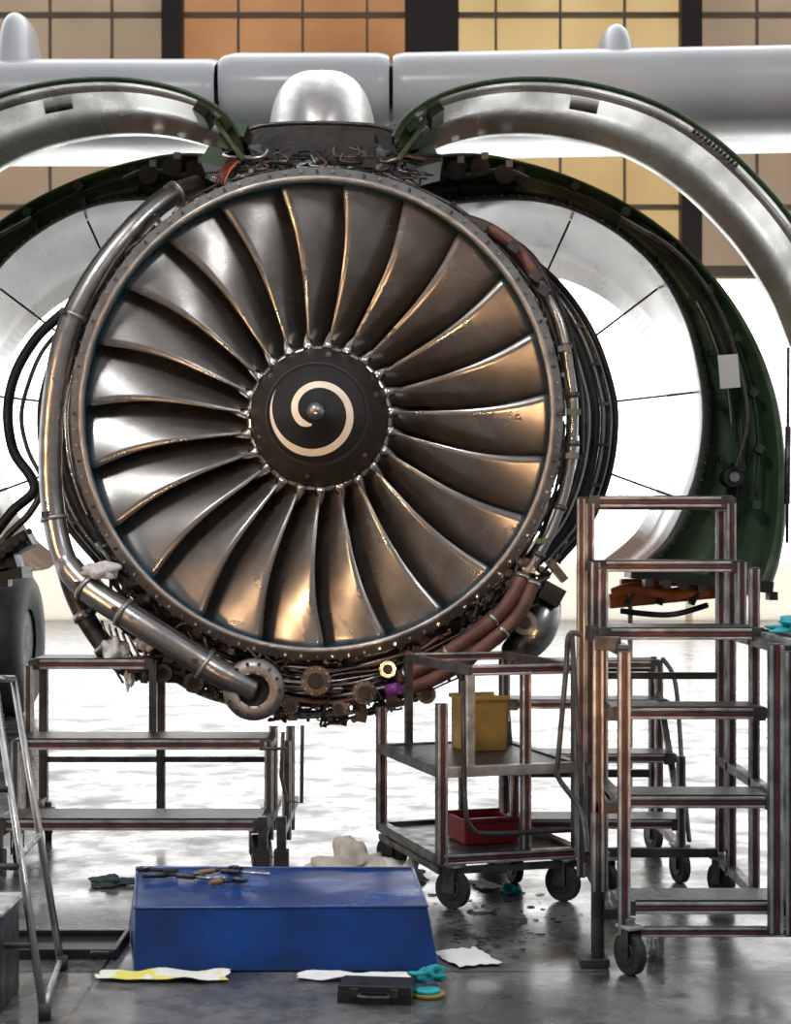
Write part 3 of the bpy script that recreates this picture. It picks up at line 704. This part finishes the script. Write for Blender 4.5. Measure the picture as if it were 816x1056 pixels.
# ------------------------------------------------------------ blue box
mb=MB()
bt=[(-.975,-2.68),(.165,-2.68),(.12,-1.90),(-1.12,-1.90)]; tp=[(-.985,-2.60),(.12,-2.62),(.07,-1.95),(-1.08,-1.93)]
z1=[.22,.23,.245,.245]
b3=[Vector((*p,0.002)) for p in bt]; t3=[Vector((*p,z)) for p,z in zip(tp,z1)]
B_=[mb.V(p) for p in b3]
T_=[mb.V(p) for p in t3]
mb.face([B_[3],B_[2],B_[1],B_[0]],'blue'); mb.face(T_,'blue')
for i in range(4): mb.face([B_[i],B_[(i+1)%4],T_[(i+1)%4],T_[i]],'blue')
bmesh.ops.subdivide_edges(mb.bm,edges=mb.bm.edges[:],cuts=20,use_grid_fill=True)
for v in mb.bm.verts:
    if v.co.z>.01:
        k=.006*mnoise.noise(v.co*4); v.co.z+=k; v.co.y+=.8*k
for i in range(4): mb.tube([t3[i],t3[(i+1)%4]],.007,'blue',6)
ob=mb.done('blue_padded_platform',bevel=0)
for p in ob.data.polygons: p.use_smooth=False
md=ob.modifiers.new('b','BEVEL'); md.width=.008; md.segments=3; md.limit_method='ANGLE'; md.angle_limit=math.radians(40)
zt=.245
def tool(name,px,d,L,rz,mh='steel',ms='steel',r=.011,head=.028,z=zt+.012):
    mb=MB(); s=(px-HX)*(d)/F; c=Vector((s,d-CD,z)); dx=Vector((math.cos(rz),math.sin(rz),0))
    mb.tube([c-dx*L/2,c-dx*L*.1],r,mh,10); mb.tube([c-dx*L*.1,c+dx*L*.4],r*.6,ms,8)
    e=c+dx*L*.42; nrm=Vector((-dx.y,dx.x,0))
    mb.box(e,(.03,head*1.6,.016),ms,Matrix.Rotation(rz,3,'Z')); mb.tube([e+nrm*head*.7,e+nrm*head*.7+dx*.03],.007,ms,6); mb.tube([e-nrm*head*.7,e-nrm*head*.7+dx*.03],.007,ms,6)
    mb.done(name)
tool('open_end_wrench',178,6.85,.24,.1,'mid','mid'); tool('combination_wrench',205,6.8,.2,-.4,'mid','steel'); tool('ratchet_handle',225,6.95,.18,.6,'wood','dark'); tool('screwdriver',252,6.9,.2,-.3,'mid','bright',head=.006)
tool('pliers',165,6.95,.16,2.8,'clothd','dark'); tool('hammer',232,6.72,.13,.5,'wood','dark',head=.04)
def cloth(name,c,size,m,seed,amp=.4):
    mb=MB(); blob(mb,c,size,m,amp,seed,40,22,flat=c[2]-size[2]*.5 if c[2]>.3 else .004); mb.done(name)
def fl(px,py,z=0):
    d=F*(CH-z)/(py-HY); return Vector(((px-HX)*d/F,d-CD,z))
p=fl(368,902); cloth('cleaning_rag_cream',(p.x,p.y,.035),(.15,.12,.085),'clothc',2,.9)
p=fl(416,908); cloth('cleaning_rag_white',(p.x,p.y,.025),(.10,.10,.06),'clothw',5,.9)
p=fl(328,905); cloth('cleaning_rag_white',(p.x,p.y,.015),(.07,.09,.03),'clothw',8,.9)
p=fl(114,912); cloth('cleaning_rag_dark',(p.x,p.y,.012),(.09,.1,.025),'clothd',3,.6)
p=fl(527,921); cloth('glove_cyan',(p.x,p.y,.012),(.035,.05,.025),'cyan',4,.8)
p=fl(438,1020); cloth('glove_cyan',(p.x+.01,p.y-.01,.05),(.052,.05,.025),'cyan',6,.8)
p=Vector((1.56,-2.45,1.275)); cloth('glove_cyan',(p.x,p.y,p.z),(.10,.08,.035),'cyan',9,.8)
p=fl(676,985); cloth('plastic_wrap',(p.x,p.y,.02),(.03,.04,.06),'poly',11,.8)
def sheet(name,c,sx,sy_,rz,m,seed=0,h=.012):
    mb=MB(); Rm=Matrix.Rotation(rz,3,'Z'); rows=[]
    for i in range(13):
        rows.append([Vector(c)+Rm@Vector((sx*(j/16-.5)+.02*mnoise.noise(Vector((i*.4,seed,0))),sy_*(i/12-.5)+.03*mnoise.noise(Vector((j*.35,seed+3,0))),.006+h*(.5+mnoise.noise(Vector((i*.22,j*.22,seed)))*.9))) for j in range(17)])
    mb.loft(rows,m,smooth=False); mb.done(name,solid=.001)
sheet('crumpled_paper_yellow',fl(168,1009),.48,.14,-.05,'papery',1,.02)
sheet('paper_sheet',fl(372,1010),.46,.09,-.03,'paper',2,.02); sheet('paper_sheet',fl(482,990),.19,.26,.4,'paper',3,.012); sheet('paper_sheet',fl(500,914),.10,.2,.3,'paper',4,.01)
mb=MB(); c=fl(389,1030); Rm=Matrix.Rotation(-.12,3,'Z')
mb.box(c+Vector((0,0,.022)),(.26,.15,.04),'black',Rm); mb.box(c+Vector((0,0,.05)),(.255,.145,.022),'black',Rm)
for d in(-.07,.07): mb.box(c+Rm@Vector((d,-.078,.04)),(.03,.012,.03),'mid',Rm)
mb.tube(catmull([c+Rm@Vector(q) for q in((-.05,-.075,.035),(-.045,-.1,.03),(.045,-.1,.03),(.05,-.075,.035))],5),.007,'mid',8)
mb.box(c+Vector((0,0,.062)),(.12,.06,.004),'dark',Rm); mb.done('socket_set_case',bevel=.006)
mb=MB(); c=fl(441,1027); mb.cyl(c+Vector((0,0,.001)),c+Vector((0,0,.014)),.06,'yellow',30); mb.cyl(c+Vector((0,0,.014)),c+Vector((0,0,.024)),.045,'cyan',24); mb.done('tape_roll')
mb=MB(); c=fl(62,982)
mb.box(c+Vector((0,.05,.01)),(.46,.32,.012),'black')
for dx,dy,sx,sy_ in((0,-.11,.48,.02),(0,.21,.48,.02),(-.23,.05,.02,.32),(.23,.05,.02,.32)): mb.box(c+Vector((dx,dy,.02)),(sx,sy_,.04),'black')
mb.tube(catmull([c+Vector(q) for q in((.15,-.13,.03),(.16,-.17,.04),(.22,-.17,.04),(.23,-.13,.03))],4),.007,'mid',8); mb.done('drip_tray',bevel=.004)
mb=MB()
for k in range(170):
    c=fl(random.gauss(508,38),random.gauss(952,18)); s_=random.uniform(.004,.024); a=random.uniform(0,6)
    vs=[mb.V(c+Vector((math.cos(a+j*1.26)*s_*random.uniform(.5,1.4),math.sin(a+j*1.26)*s_*random.uniform(.5,1.4),.003))) for j in range(5)]
    mb.face(vs,random.choice(['dark','debris','clothd','debris']))
mb.done('floor_debris')
